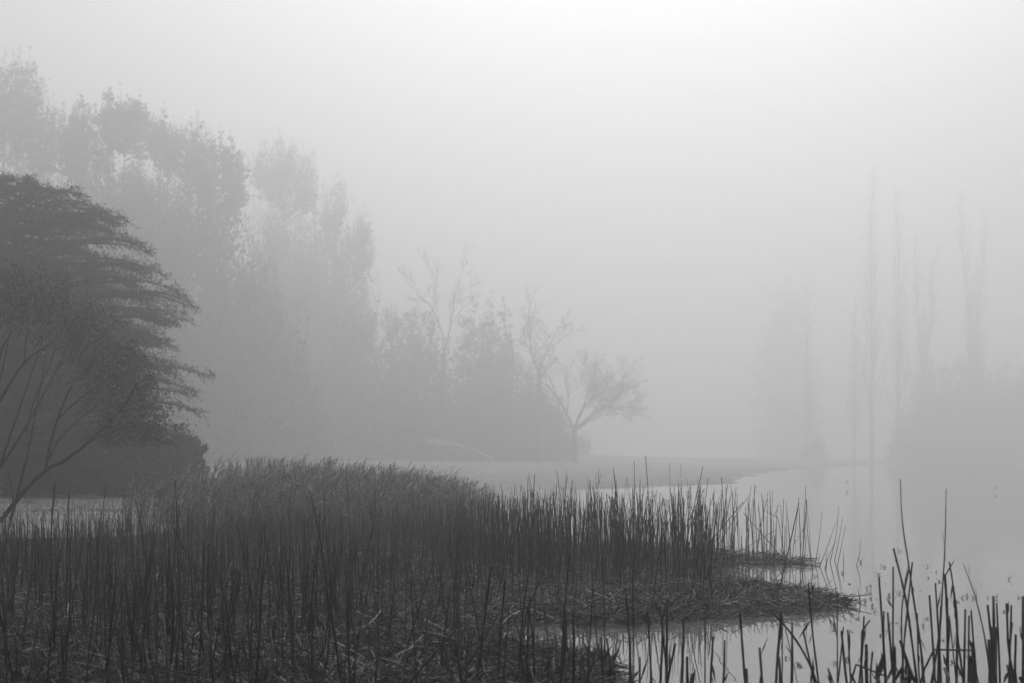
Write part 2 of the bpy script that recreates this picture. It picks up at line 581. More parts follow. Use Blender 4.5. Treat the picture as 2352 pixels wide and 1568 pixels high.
for n_, (nm, xd, d, tops, lab, zl) in enumerate(rounded):
    xc = at_disp(xd, d)
    pl = plumes_from_outline(tops, d, xc, 140 + n_, zlow=.3, depth=3.0, extra=2)
    zb = gz(xc, d)
    pl = [(a, b_, max(min(c - zb, (e - zb) * .45), .2), e - zb, f_) for a, b_, c, e, f_ in pl]
    plume_tree(nm, xc, d, max(p[3] for p in pl), pl, lab, 160 + n_, leaf=.52, cnt=15000, m_=M_bush, group="round evergreens on the far bank", pointed=.25)
for n_, (xd, d, w, h, lab) in enumerate([(720, 194, 60, 4.2, "low dark shrub at the lawn edge, leftmost of the hedge"), (830, 196, 60, 4.0, "low dark shrub at the lawn edge behind the leftmost bare trunk"),
                                         (940, 198, 60, 4.2, "low dark shrub at the lawn edge between the two left bare trunks"), (1060, 198, 64, 4.3, "low dark shrub at the lawn edge behind the sprinkler jet"),
                                         (1180, 199, 60, 4.0, "low dark shrub at the lawn edge left of the two right bare trunks"), (1290, 199, 52, 3.2, "low dark shrub at the lawn edge, rightmost of the hedge")]):
    xc = at_disp(xd, d)
    r = np.random.default_rng(900 + n_)
    rw = w * K / F * d
    pl = [(r.uniform(-1, 1) * rw, r.uniform(-1, 1) * 1.2, .1, h * r.uniform(.6, 1), rw * .5) for _ in range(9)]
    plume_tree("shrub", xc, d, h, pl, lab, 930 + n_, leaf=.5, cnt=5000, m_=M_bush, group="hedge of shrubs behind the lawn", pointed=.1)

# right-hand far shore
for n_, (xd, d, tops, lab) in enumerate([
    (2130, 233, [(2130, 860, 34), (2100, 900, 34), (2165, 840, 34), (2110, 960, 45), (2180, 900, 45), (2075, 960, 26)], "faint rounded tree on the far right shore, left of the dark mass"),
    (2240, 233, [(2225, 795, 30), (2200, 815, 30), (2255, 815, 26), (2230, 870, 55), (2200, 930, 50), (2270, 900, 45)], "faint dark rounded tree below the rightmost poplar"),
    (2340, 235, [(2310, 830, 34), (2345, 840, 38), (2385, 815, 40), (2340, 900, 60), (2300, 930, 45), (2390, 900, 50)], "faint dark rounded tree at the right picture edge")]):
    xc = at_disp(xd, d)
    pl = plumes_from_outline(tops, d, xc, 240 + n_, zlow=.2, depth=3.0, extra=2)
    zb = gz(xc, d)
    pl = [(a, b_, max(min(c - zb, (e - zb) * .35), .2), e - zb, f_) for a, b_, c, e, f_ in pl]
    plume_tree("evergreen_tree", xc, d, max(p[3] for p in pl), pl, lab, 260 + n_, leaf=.75, cnt=14000, m_=M_bush, group="trees on the far right shore", pointed=.2)
xc = at_disp(1818, 310)
pl = plumes_from_outline([(1775, 640, 26), (1812, 632, 28), (1850, 640, 26), (1780, 720, 34), (1830, 730, 38), (1860, 800, 30), (1800, 850, 45), (1840, 930, 40), (1790, 960, 40)], 310, xc, 281, zlow=.5, depth=4, extra=2)
plume_tree("evergreen_tree", xc, 310, max(p[3] for p in pl), pl, "barely visible flat-topped tree far off in the fog", 282, leaf=1.0, cnt=9000, m_=M_bush, group="trees on the far right shore", pointed=.0)


# bare trees on the far bank
def bare_tree(name, xd, yb, d, height, r0, label, seed, forks, trunk_h, nb=(5, 5, 5), maxlevel=4, spread=.55, up=.05, wig=.16, shrink=.6, group="bare trees on the far bank", tipr=.012):
    x = at_disp(xd, d)
    z0 = gz(x, d)
    f_ = 1.69
    r0, trunk_h, tipr = r0 * f_, trunk_h * f_, tipr * f_
    forks = [(a_, b_, c_ * f_, e_, h_) for a_, b_, c_, e_, h_ in forks]
    root = empty(name, (x, d, z0), label, "tree", group)
    P, R = trunk_part(root, trunk_h, r0, r0 * .72, M_palebark, seed=seed, k=7, S=10, flare=1.25)
    r = np.random.default_rng(seed)
    out = []
    for (dx, dz, ln, rr, frac) in forks:
        st = P[-1] * frac + P[1] * (1 - frac)
        branching(r, st, (dx, r.uniform(-.5, .5), dz), ln, r0 * rr * .55, 0, maxlevel - 1, nb, spread, up, out, wig, shrink, tipr)
    g = Geo()
    g2 = Geo()
    put_paths(g, [o for o in out if o[1][0] > .035], 5)
    put_paths(g2, [o for o in out if o[1][0] <= .035], 3)
    g.build("limbs", M_palebark, root, smooth=True)
    if g2.v:
        g2.build("twigs", M_twig, root)
    return root


bare_tree("bare_tree", 1319, 1062, 152, 9.3, .26, "spreading bare tree with a forked trunk, rightmost on the far bank", 11,
          [(.9, 1.0, 3.9, .8, 1), (-.35, 1.2, 3.8, .8, 1), (.25, 1, 4.2, .6, 1), (1.3, .6, 3.4, .45, .95), (-1.0, .9, 2.9, .5, 1), (.7, 1.3, 3.8, .5, 1)], 2.3, nb=(6, 5, 4, 4), maxlevel=5, spread=.62, up=.03, shrink=.66, tipr=.009)
bare_tree("bare_tree", 1238, 1062, 152, 11.8, .26, "tall slim bare tree beside the spreading one", 13,
          [(.05, 1, 4.6, .5, 1), (-.5, .9, 2.6, .35, .95), (.55, .8, 2.2, .3, .9), (-.6, .6, 2.0, .28, .8), (.3, .9, 3.2, .35, 1), (-.25, 1.0, 3.0, .3, 1)], 6.2, nb=(4, 4, 4, 3), maxlevel=5, spread=.5, up=.06, tipr=.009)
bare_tree("bare_tree", 1019, 1062, 152, 13.4, .27, "tallest bare tree, twigs rising above the evergreen pair", 17,
          [(-.08, 1, 5.2, .45, 1), (.25, 1, 4.6, .4, 1), (-.6, .8, 2.8, .34, .9), (.7, .7, 2.8, .3, .85), (.5, .6, 2.4, .3, .7), (-.6, .6, 2.4, .28, .7)], 7.6, nb=(4, 4, 4, 3), maxlevel=5, spread=.5, up=.06, tipr=.009)
bare_tree("bare_tree", 882, 1062, 150, 10.5, .27, "leftmost bare tree with many upright twigs", 19,
          [(-.5, 1, 4.2, .5, 1), (.45, 1, 4.0, .5, 1), (0, 1, 4.4, .5, 1), (-.9, .6, 3.0, .35, .9), (.9, .6, 3.0, .35, .9), (-.2, 1, 4.4, .4, 1)], 4.6, nb=(6, 5, 4, 3), maxlevel=5, spread=.5, up=.1, tipr=.009)


def poplar(xd, d, ytop, label, seed, forks=1, lean=0.0):
    x = at_disp(xd, d)
    z0 = max(gz(x, d), 0.02)
    h = z_at(ytop, d) - z0
    root = empty("poplar_tree", (x, d, z0), label, "tree", "bare poplars on the far right shore")
    r = np.random.default_rng(seed)
    g, g2, out = Geo(), Geo(), []
    for f_ in range(forks):
        off = 0 if forks == 1 else (f_ - .5 * (forks - 1)) * .1 * h
        k = 10
        zz = np.linspace(-.2, h * (1 if f_ == 0 else .93), k)
        P = np.stack([off * np.clip(zz / h * 1.6 - .5, 0, 1) + lean * zz + r.normal(size=k) * .06, r.normal(size=k) * .06, zz], 1)
        R = np.interp(zz / h, [0, .1, .6, 1], [.19, .15, .08, .012]) * h / 30
        if f_ == 0:
            g.tubes(P[None], R[None], 8)
        else:
            out.append((P[::2][:5], R[::2][:5]))
        nb = int(h * 2.3)
        for j in range(nb):
            f = .12 + .86 * (j + r.random()) / nb
            q = f * (k - 1)
            a = int(min(q, k - 2))
            pos = P[a] + (P[a + 1] - P[a]) * (q - a)
            an = r.random() * 6.28
            ln = h * .15 * (1.15 - f) * r.uniform(.5, 1.2) + .8
            branching(r, pos, (math.cos(an) * .42, math.sin(an) * .42, 1.0), ln, .055 * (1.25 - f), 0, 2, (3, 2), .35, .22, out, .08, .55, .02)
    g.build("trunk", M_palebark, root, smooth=True)
    put_paths(g2, out, 3)
    g2.build("branches", M_twig, root)


poplar(2002, 228, 395, "tallest faint bare poplar on the far right shore", 21, forks=1)
poplar(2063, 229, 440, "slim bare poplar just right of the tallest one", 22)
poplar(2118, 230, 545, "forked bare poplar leaning right, third of the tall ones", 23, forks=2, lean=.015)
poplar(2236, 231, 455, "rightmost bare poplar rising above the dark round trees", 24, forks=2)
poplar(1962, 228, 690, "shorter bare poplar just left of the tallest one", 25)
poplar(1856, 230, 735, "isolated bare poplar, leftmost on the far right shore", 26)
pl = [(r_.uniform(-1.5, 1.5), r_.uniform(-1, 1), .1, r_.uniform(2.2, 4.6), 1.1) for r_ in [np.random.default_rng(50 + k) for k in range(7)]]
plume_tree("shrub", at_disp(1868, 230), 230, 4.6, pl, "small faint shrub at the foot of the isolated poplar", 29, leaf=.45, cnt=2500, m_=M_bush, group="trees on the far right shore", pointed=.2)


# layered cedar on the left bank
def cedar():
    d = 33.0
    x = at_disp(38, d)
    z0 = gz(x, d)
    root = empty("cedar_tree", (x, d, z0), "broad layered cedar with drooping feathery branch tips at the left", "tree")
    r = np.random.default_rng(31)
    trunk_part(root, 7.2, .26, .03, M_bark, seed=31, k=10)
    prof_y = np.array([405, 430, 455, 510, 545, 590, 630, 690, 740, 780, 820, 910, 980, 1040, 1065, 1110, 1140])
    prof_r = np.array([2, 62, 180, 262, 312, 285, 392, 395, 380, 345, 425, 400, 425, 400, 420, 365, 300]) * K / F * d
    prof_z = np.array([z_at(v_, d) for v_ in prof_y]) - z0
    o = np.argsort(prof_z)
    prof_z, prof_r = prof_z[o], prof_r[o]
    wood, fol = Geo(), Geo()
    paths, rads, C, Dd, Ls, tn, twp, twr = [], [], [], [], [], [], [], []
    nb = 400
    for j in range(nb):
        f = (j + r.random()) / nb
        zt = .1 + f ** .8 * (prof_z[-1] - .12)
        an = r.random() * 2 * np.pi
        tier = 1.0
        ln = max(np.interp(zt, prof_z, prof_r) * (r.uniform(.55, 1.0) if j % 2 else r.uniform(.88, 1.05)), .35)
        lift = .13 * ln * (.5 + f) * r.uniform(-.5, 2.6)
        zs = max(zt - lift * .6, .12)
        dirh = np.array([math.cos(an), math.sin(an), 0])
        droop = .045 * ln * r.uniform(.2, 1.8)
        ctrl = [np.array([0, 0, zs]), dirh * ln * .4 + np.array([0, 0, zs + lift * .55]), dirh * ln * .78 + np.array([0, 0, zs + lift * .72]), dirh * ln + np.array([0, 0, zs + lift * .6 - droop])]
        p = spline(ctrl, 8)
        paths.append(p)
        rads.append(np.linspace(.012 + .012 * ln, .005, 8))
        side = np.array([-dirh[1], dirh[0], 0])
        ns = int(7 + ln * 7)
        tone = r.uniform(.75, 1.25)
        for s_ in range(ns):
            u = .18 + .82 * (s_ + r.random()) / ns
            q = u * 7
            a = int(min(q, 6))
            pos = p[a] + (p[a + 1] - p[a]) * (q - a)
            sl = (.2 + .36 * ln * .4 * (1.15 - u)) * r.uniform(.6, 1.4)
            sg = 1 if s_ % 2 else -1
            dd = unit(dirh * r.uniform(.5, 1.2) + side * sg * r.uniform(.2, 1.1) + np.array([0, 0, r.uniform(-.45, .5)]))
            e1 = pos + dd * sl * .6 + np.array([0, 0, .02])
            e2 = pos + dd * sl + np.array([0, 0, -.65 * sl * r.random()])
            sp = spline([pos, e1, e2], 4)
            twp.append(sp[[0, 1, 3]])
            twr.append((.005, .004, .002))
            nn = int(6 + 26 * sl)
            uu = r.random(nn)
            seg = np.minimum((uu * 3).astype(int), 2)
            c = sp[seg] + (sp[seg + 1] - sp[seg]) * (uu * 3 - seg)[:, None] + r.normal(size=(nn, 3)) * np.where(r.random(nn) < .55, .075 * (1.25 - u), .02)[:, None]
            dl = dd * .8 + r.normal(size=(nn, 3)) * .65 + np.array([0, 0, -.25])
            C.append(c)
            Dd.append(dl)
            Ls.append(r.uniform(.05, .14, nn))
            tn.append(np.full(nn, tone * r.uniform(.85, 1.15)))
    C, Dd, Ls, tn = np.concatenate(C), np.concatenate(Dd), np.concatenate(Ls), np.concatenate(tn)
    wood.tubes(np.array(paths), np.array(rads), 4)
    wood.tubes(np.array(twp), np.array(twr), 3)
    fol.leaves(C, Dd, Ls, Ls * .15 + .008, tn, r)
    wood.build("branches", M_bark, root)
    fol.build("crown", M_cedar, root)
    return len(C)


cedar()
for n_, (xd, d, w, h, lab) in enumerate([(20, 36, 80, 2.2, "dark undergrowth below the cedar at the left picture edge"), (130, 36, 80, 2.2, "dark undergrowth below the middle of the cedar"),
                                         (250, 36.5, 80, 2.3, "dark undergrowth below the right half of the cedar"), (365, 36, 62, 2.2, "dark undergrowth below the outer right boughs of the cedar"),
                                         (425, 35, 36, 1.5, "low dark bush at the right foot of the cedar")]):
    xc = at_disp(xd, d)
    r = np.random.default_rng(970 + n_)
    rw = w * K / F * d
    pl = [(r.uniform(-1, 1) * rw, r.uniform(-1, 1) * .7, .03, h * r.uniform(.45, 1.05), rw * r.uniform(.25, .5)) for _ in range(16)]
    plume_tree("shrub", xc, d, h, pl, lab, 980 + n_, leaf=.17, cnt=7000, m_=M_cedar, group="undergrowth below the cedar", pointed=.9)

xc = at_disp(40, 46)
pl = plumes_from_outline([(20, 560, 50), (110, 590, 50), (-40, 600, 60), (180, 640, 50), (60, 680, 80), (240, 720, 50), (150, 760, 80), (0, 780, 80), (280, 820, 50), (200, 900, 80), (90, 900, 90), (310, 930, 50)], 46, xc, 291, zlow=.3, depth=1.6, extra=2)
pl = [(a, b_, min(c, e * .3), e, f_) for a, b_, c, e, f_ in pl]
plume_tree("evergreen_tree", xc, 46, max(p[3] for p in pl), pl, "dense dark evergreen mostly hidden behind the layered cedar", 292, leaf=.3, cnt=15000, m_=M_bush, pointed=.4)


# leaning many-stemmed shrub in front of the cedar
def leaning_shrub():
    d0 = 19.0
    q = 19.0 / 27.0
    bx = at_disp(-6, d0)
    z0 = 0.22
    base = np.array([bx, d0, z0])
    root = empty("leaning_tree", base, "leaning many-stemmed tree with a domed leafy crown at the left edge", "tree")
    r = np.random.default_rng(77)
    cen = np.array([-11.5 * q, d0 + .4, z_at(1012, d0)])
    rad3 = np.array([4.15, 2.6, 3.85]) * q

    def V(x, y, d):
        return D(x, y, d0 + (d - 27) * q) - base
    traced = [
        ([(0, 1197, 27), (45, 1140, 27), (105, 1078, 27), (160, 1050, 26.9), (260, 962, 26.7), (300, 905, 26.5), (312, 880, 26.4)], .075),
        ([(105, 1078, 27), (112, 1035, 27.1), (132, 962, 27.2), (165, 885, 27.3), (205, 842, 27.4), (240, 800, 27.4)], .045),
        ([(132, 962, 27.2), (195, 905, 27.0), (245, 872, 26.8), (270, 845, 26.8)], .028),
        ([(160, 1050, 26.9), (210, 1012, 26.6), (262, 990, 26.3), (320, 975, 26.1)], .028),
        ([(108, 1062, 27), (135, 1010, 26.7), (178, 965, 26.5), (235, 925, 26.2)], .024),
        ([(-8, 1100, 27.4), (10, 1040, 27.4), (35, 965, 27.4), (75, 850, 27.5), (100, 770, 27.5)], .036),
        ([(-40, 1000, 27.6), (0, 920, 27.5), (55, 833, 27.4), (105, 795, 27.3), (140, 770, 27.3)], .05),
        ([(55, 833, 27.4), (62, 760, 27.5), (66, 720, 27.5)], .024),
        ([(-10, 870, 27.2), (5, 800, 27.2), (30, 760, 27.2)], .04),
        ([(60, 990, 27.5), (80, 915, 27.5), (118, 830, 27.6), (135, 760, 27.6)], .026),
        ([(178, 870, 27.2), (182, 830, 27.2), (188, 800, 27.2)], .016),
        ([(30, 1150, 27), (27, 1120, 27.2), (18, 1085, 27.4)], .03),
    ]
    g = Geo()
    tips = []
    for pts, rr in traced:
        p = spline([V(*c_) for c_ in pts], 12)
        g.tubes(p[None], np.linspace(rr * .72, rr * .2, 12)[None] * q, 6)
        tips.append(p[-1] + base)
    # other stems of the same stool, going back and to the left
    for k in range(8):
        an = r.uniform(.9, 3.6)
        el = r.uniform(.35, 1.25)
        end = cen + rad3 * .86 * np.array([math.cos(an) * math.cos(el), math.sin(an) * math.cos(el), math.sin(el)])
        st = base + np.array([r.uniform(-.6, .05), r.uniform(-.1, .6), 0])
        mid = st * .5 + end * .5 + np.array([0, 0, -.2])
        p = spline([st, mid, end], 12) - base
        g.tubes(p[None], np.linspace(.04, .01, 12)[None] * q, 5)
        tips.append(end)
    g.build("stem", M_bark, root, smooth=True)
    # twigs and leaf rosettes near the dome surface
    n = 4200
    an = r.random(n) * 2 * np.pi
    sz = r.uniform(-.02, 1.0, n)
    el = np.arcsin(np.clip(sz, -1, 1))
    shell = r.uniform(.62, 1.0, n) ** .7
    lump = 1 + .05 * np.sin(an * 7 + sz * 9) + .03 * np.sin(an * 17 - sz * 15)
    dirs = np.stack([np.cos(an) * np.cos(el), np.sin(an) * np.cos(el), np.sin(el)], 1)
    cc = cen + dirs * rad3 * (shell * lump)[:, None] - base
    tw = Geo()
    inn = np.hypot((cc[:, 0] + base[0] - cen[0]) / rad3[0], (cc[:, 2] + base[2] - cen[2]) / rad3[2])
    kp = inn > r.uniform(.66, .8, n)
    cc, dirs, n = cc[kp], dirs[kp], int(kp.sum())
    p0 = cc - dirs * r.uniform(.13, .32, n)[:, None] + r.normal(size=(n, 3)) * .05
    tw.tubes(np.stack([p0, (p0 + cc) / 2 + r.normal(size=(n, 3)) * .02, cc], 1), np.tile(np.array([.006, .0045, .0025]), (n, 1)), 3)
    tw.build("twigs", M_bark, root)
    lf = Geo()
    per = 20
    C = np.repeat(cc, per, 0) + r.normal(size=(n * per, 3)) * .042
    Dr = np.repeat(dirs, per, 0) * .35 + r.normal(size=(n * per, 3))
    tone = np.repeat(.5 + 1.0 * r.random(n), per) * r.uniform(.7, 1.3, n * per)
    L = r.uniform(.03, .065, n * per)
    lf.leaves(C, Dr, L, L * .55, tone, r)
    lf.build("crown", M_shrub, root)


leaning_shrub()


# ------------------------------------------------------------------ reeds
def stems(g, base, height, lean, rad, r, bendy=.04, S=4, tone=None, cap=True, snapped=.07):
    n = len(base)
    k = 5
    u = np.linspace(0, 1, k)
    bx = lean[:, 0] * height
    by = lean[:, 1] * height
    cur = r.normal(size=(n, 2)) * bendy * height[:, None]
    P = np.zeros((n, k, 3))
    P[:, :, 0] = base[:, 0:1] + bx[:, None] * u + cur[:, 0:1] * u ** 2
    P[:, :, 1] = base[:, 1:2] + by[:, None] * u + cur[:, 1:2] * u ** 2
    P[:, :, 2] = base[:, 2:3] + height[:, None] * u
    snap = r.random(n) < snapped
    ang = r.random(n) * 2 * np.pi
    fall = r.uniform(-.6, .35, n)
    for c_ in (3, 4):
        ln_ = height * .25 * (c_ - 2)
        P[snap, c_] = (P[:, 2] + np.column_stack([np.cos(ang) * .9 * ln_, np.sin(ang) * .5 * ln_, fall * ln_]))[snap]
    R = rad[:, None] * np.linspace(1.15, .72, k)[None, :]
    g.tubes(P, R, S, tone, cap)
    # torn leaf sheaths still clinging to some of the stems
    has = np.flatnonzero(r.random(n) < .2)
    if len(has):
        kk = r.integers(1, 4, len(has))
        Dr = np.column_stack([r.normal(0, .35, len(has)), r.normal(0, .35, len(has)), r.choice([1.0, 1.0, -.7], len(has))])
        g.leaves(P[has, kk], Dr, height[has] * r.uniform(.12, .4, len(has)), rad[has] * r.uniform(1.3, 2.3, len(has)), None if tone is None else tone[has] * 1.4, r)


r = np.random.default_rng(101)
NC = 90000
cand = np.stack([r.uniform(-8.6, 3.4, NC), r.uniform(5.4, 19.4, NC)], 1)
cx, cyy = cand[:, 0], cand[:, 1]
sd = sdist(MAT, cx, cyy)
clump = .5 + .5 * wob(cx, cyy, 3.0)
dens = np.where(cyy > 11.25, 24.0, np.where(cx < -1.0, 11.5, 6.0))
dens = np.where((cyy > 11.25) & (cx / cyy < -.06), 12.0, dens)
dens = np.where((cyy > 8.65) & (cyy < 11.25) & (cx > 0), 2.2, dens)
dens = np.where((cx > 1.8) & (cyy < 13.2), .8, dens)
dens = np.where((cx > 2.25) & (cyy > 13.4), 26.0, dens)
dens = np.where((cx > 1.9) & (cyy < 11.3), .25, dens)
dens = dens * (.35 + 1.3 * clump) / SC ** 2
area = 12 * 14.0
okk = (sd > .03) & (r.random(NC) < dens * area / NC) & (np.abs(cx) < .41 * cyy + .3)
bed = cand[okk]
back = bed[:, 1] > 11.25
hb = np.where(back, r.normal(1.12, .2, len(bed)), r.normal(.92, .26, len(bed)))
hb = np.clip(hb, .3, 1.9)
hb += np.where(r.random(len(bed)) < .1, r.uniform(.15, .55, len(bed)), 0)
stub = r.random(len(bed)) < .12
hb[stub] *= .45
front = bed[:, 1] < 7.28
hb[front] = np.clip(hb[front] * .9, .3, 1.3)
hb *= SC
hb *= np.where(bed[:, 1] > 10, np.interp(bed[:, 0] / bed[:, 1], [-.4, -.12, -.02, .06], [.62, .66, .85, 1.0]), 1)
lean = r.normal(size=(len(bed), 2)) * .085
lean[back] *= .6
lean[:, 0] += .01
wild = r.random(len(bed)) < .06
lean[wild] += r.normal(size=(wild.sum(), 2)) * .35
rad = r.uniform(.0038, .0108, len(bed)) * SC
rad[back] *= .85
tone = r.uniform(.55, 1.5, len(bed))
pale_ = r.random(len(bed)) < .15
tone[pale_] = r.uniform(2.5, 7, pale_.sum())
zb = mat_z(bed[:, 0], bed[:, 1]) - .02
base3 = np.column_stack([bed, zb])
order = np.argsort(bed[:, 1])
N_IND = 215
ORD = ["first", "second", "third", "fourth", "fifth", "sixth", "seventh", "eighth", "ninth", "tenth"]
TENTH = ["at the left picture edge", "one tenth from the left", "two tenths from the left", "three tenths from the left", "four tenths from the left", "halfway across",
         "four tenths from the right", "three tenths from the right", "two tenths from the right", "one tenth from the right", "at the right picture edge"]


def across(p):
    return TENTH[int(np.clip(round((512 + F * p[0] / p[1]) / 102.4), 0, 10))]


def lean_word(l):
    return "leaning left" if l < -.07 else ("leaning right" if l > .07 else "upright")



near, rest = order[:N_IND], order[N_IND:]
g = Geo()
stems(g, base3[rest], hb[rest], lean[rest], rad[rest], r, .05, 4, tone[rest], snapped=.035)
tag(g.build("reed_bed", M_stem), "dense stand of dark cut reed stems on the marsh", "reeds", kind="stuff")
GROUP_ST = "standing reed stems in the foreground marsh"
NEAR = []
for i in near:
    g = Geo()
    bb = base3[i]
    stems(g, np.zeros((1, 3)), hb[i:i + 1], lean[i:i + 1], rad[i:i + 1] * 1.1, r, .06, 6, tone[i:i + 1])
    o = g.build("reed_stem", M_stem)
    o.location = bb
    size = "broken short" if stub[i] else ("tall" if hb[i] > 1.05 * SC else ("low" if hb[i] < .75 * SC else "middling"))
    colour = "pale" if tone[i] > 1.9 else ("thin dark" if rad[i] < .009 * SC else "thick dark")
    row = "bottom row" if bb[1] < 6.2 else ("second row" if bb[1] < 6.8 else "third row")
    lab = "%s %s reed, %s, %s, %s" % (size, colour, lean_word(lean[i, 0]), row, across(bb))
    NEAR.append((o, lab, bb[0] / bb[1]))
    tag(o, lab, "reed", GROUP_ST)

def tell_apart(items):
    for lab in {q[1] for q in items}:
        same = sorted([q for q in items if q[1] == lab], key=lambda q: q[2])
        if len(same) > 1:
            for k, q in enumerate(same):
                q[0]["label"] = "%s %s" % ("leftmost" if k == 0 else ("rightmost" if k == len(same) - 1 else ORD[min(k, 9)]), lab)


tell_apart(NEAR)

# stems in the water right of the island, each kinked where it meets its reflection
for n_, (x_, y_) in enumerate([(1872, 1290), (1880, 1300), (1893, 1305), (1905, 1290), (1922, 1300), (1916, 1285), (1938, 1298), (1965, 1297), (1868, 1315), (1900, 1296)]):
    d = FH / (y_ * K - HZ)
    tops = [(1888, 1172), (1921, 1195), (1920, 1240), (1927, 1160), (1943, 1205), (1936, 1188), (1938, 1262), (1976, 1240), (1850, 1115), (1901, 1262)][n_]
    p0 = D(x_, y_, d)
    p0[2] = -.03
    p1 = D(tops[0], tops[1], d)
    pm = (p0 * .5 + p1 * .5) + np.array([r.normal() * .02, 0, 0])
    g = Geo()
    g.tubes(spline([p0, pm, p1], 6)[None] - p0, np.linspace(.0046, .0018, 6)[None], 5, np.array([.9]), True)
    o = g.build("reed_stem", M_stem)
    o.location = p0
    tag(o, "thin lone reed stem in open water beside the island, number %s from the left" % ["one", "two", "three", "four", "five", "six", "seven", "eight", "nine", "ten"][sorted(range(10), key=lambda q: [1872, 1880, 1893, 1905, 1922, 1916, 1938, 1965, 1868, 1900][q]).index(n_)], "reed", "lone stems beside the island")

# traced foreground stems; a: right crop, b: middle crop; (points, width factor)
A = [
    ([(1070, 112), (1085, 420), (1130, 720), (1170, 1000), (1215, 1300), (1240, 1568)], 1.0, "tallest curved reed stem with a fine tip at the lower right"),
    ([(1397, 183), (1388, 600), (1370, 900), (1350, 1200), (1290, 1568)], 1.0, "second tall fine-tipped reed stem, right of the tallest curved one"),
    ([(1022, 607), (1090, 880), (1130, 1100), (1190, 1568)], .9, "pointed reed stem slanting across the tallest curved one"),
    ([(1020, 737), (1018, 1300), (1025, 1568)], .9, None), ([(1156, 706), (1125, 1000), (1100, 1250), (1075, 1568)], .8, None),
    ([(918, 810), (945, 1200), (968, 1568)], .9, None), ([(1135, 740), (1085, 1000), (1080, 1260), (1095, 1568)], .6, None),
    ([(1278, 942), (1310, 1400), (1322, 1568)], 1, None), ([(1320, 853), (1345, 1250), (1360, 1568)], .9, None),
    ([(1387, 788), (1405, 1100), (1410, 1568)], 1.2, None), ([(1420, 705), (1450, 900), (1475, 1200), (1520, 1568)], .8, None),
    ([(1447, 878), (1475, 1150), (1470, 1568)], 1.1, None), ([(1522, 722), (1600, 940), (1670, 1230), (1720, 1568)], .8, "long reed stem leaning left with a pointed tip near the right edge"),
    ([(1575, 1048), (1600, 1380), (1625, 1568)], .9, None), ([(1560, 1085), (1555, 1568)], .8, None), ([(1533, 1040), (1525, 1568)], .9, None),
    ([(1692, 1008), (1730, 1350), (1745, 1568)], 1, None), ([(1733, 950), (1738, 1200), (1738, 1568)], 1.2, None), ([(1757, 995), (1780, 1568)], .9, None),
    ([(1827, 1000), (1845, 1350), (1900, 1568)], 1, None), ([(1862, 1010), (1850, 1400), (1846, 1568)], .8, None), ([(1868, 1135), (1850, 1350), (1885, 1568)], .9, None),
    ([(1893, 1222), (1897, 1568)], 1, None), ([(1944, 945), (1945, 1568)], 1.2, "thick blunt reed stem at the right picture edge"),
    ([(953, 1055), (950, 1250), (965, 1568)], 1, None), ([(980, 1062), (1005, 1350), (1030, 1568)], 1, None), ([(1030, 1310), (1025, 1568)], 1.5, None),
    ([(1070, 1260), (1130, 1450), (1180, 1568)], 1.5, "thick slanting broken reed stem below the tallest curved one"),
    ([(812, 1090), (800, 1350), (780, 1568)], .8, None), ([(850, 1120), (797, 1198), (792, 1420), (800, 1568)], .9, "reed stem snapped near its tip, the tip leaning right"),
    ([(652, 1195), (690, 1568)], 1, None), ([(665, 1165), (625, 1568)], .7, None), ([(695, 1185), (720, 1568)], .7, None), ([(828, 1290), (832, 1568)], 1.4, None),
    ([(872, 1345), (860, 1568)], .8, None), ([(980, 1520), (755, 1432), (715, 1568)], .8, "reed stem folded over in a sharp low angle"),
    ([(620, 910), (622, 1568)], .55, None), ([(415, 850), (445, 1200), (490, 1568)], .8, None), ([(300, 1137), (297, 1568)], 1.2, None),
    ([(135, 1035), (300, 1220), (420, 1420), (475, 1568)], .9, "curved reed stem arching down to the right across the water"),
    ([(380, 1200), (430, 1430), (460, 1568)], .9, None), ([(222, 1060), (185, 1568)], 1.1, None), ([(230, 1100), (228, 1568)], .6, None), ([(68, 1315), (85, 1568)], 1.2, None),
    ([(207, 1380), (213, 1568)], 1.1, None), ([(555, 1460), (575, 1568)], .8, None), ([(1385, 1460), (1410, 1568)], 1.3, None), ([(900, 1520), (908, 1568)], 1.8, None),
    ([(1600, 1332), (1450, 1328), (1310, 1326), (1240, 1470), (1215, 1568)], .8, "reed stem bent flat and lying level across the right clump"),
    ([(1562, 1270), (1590, 1330), (1595, 1568)], 1.8, None), ([(1575, 1380), (1580, 1568)], 1.5, None), ([(1722, 1165), (1726, 1568)], 1.5, None), ([(1750, 1170), (1752, 1568)], 1.4, None),
    ([(1835, 1440), (1870, 1568)], 1.6, None), ([(1928, 1530), (1945, 1568)], 1.6, None), ([(1190, 1070), (1210, 1568)], .7, None), ([(1420, 1085), (1470, 1568)], .6, None),
    ([(1408, 960), (1400, 1568)], .7, None), ([(1360, 1020), (1340, 1568)], .9, None), ([(1700, 1255), (1715, 1568)], 1.2, None), ([(1112, 1530), (1116, 1568)], 1.5, None),
]
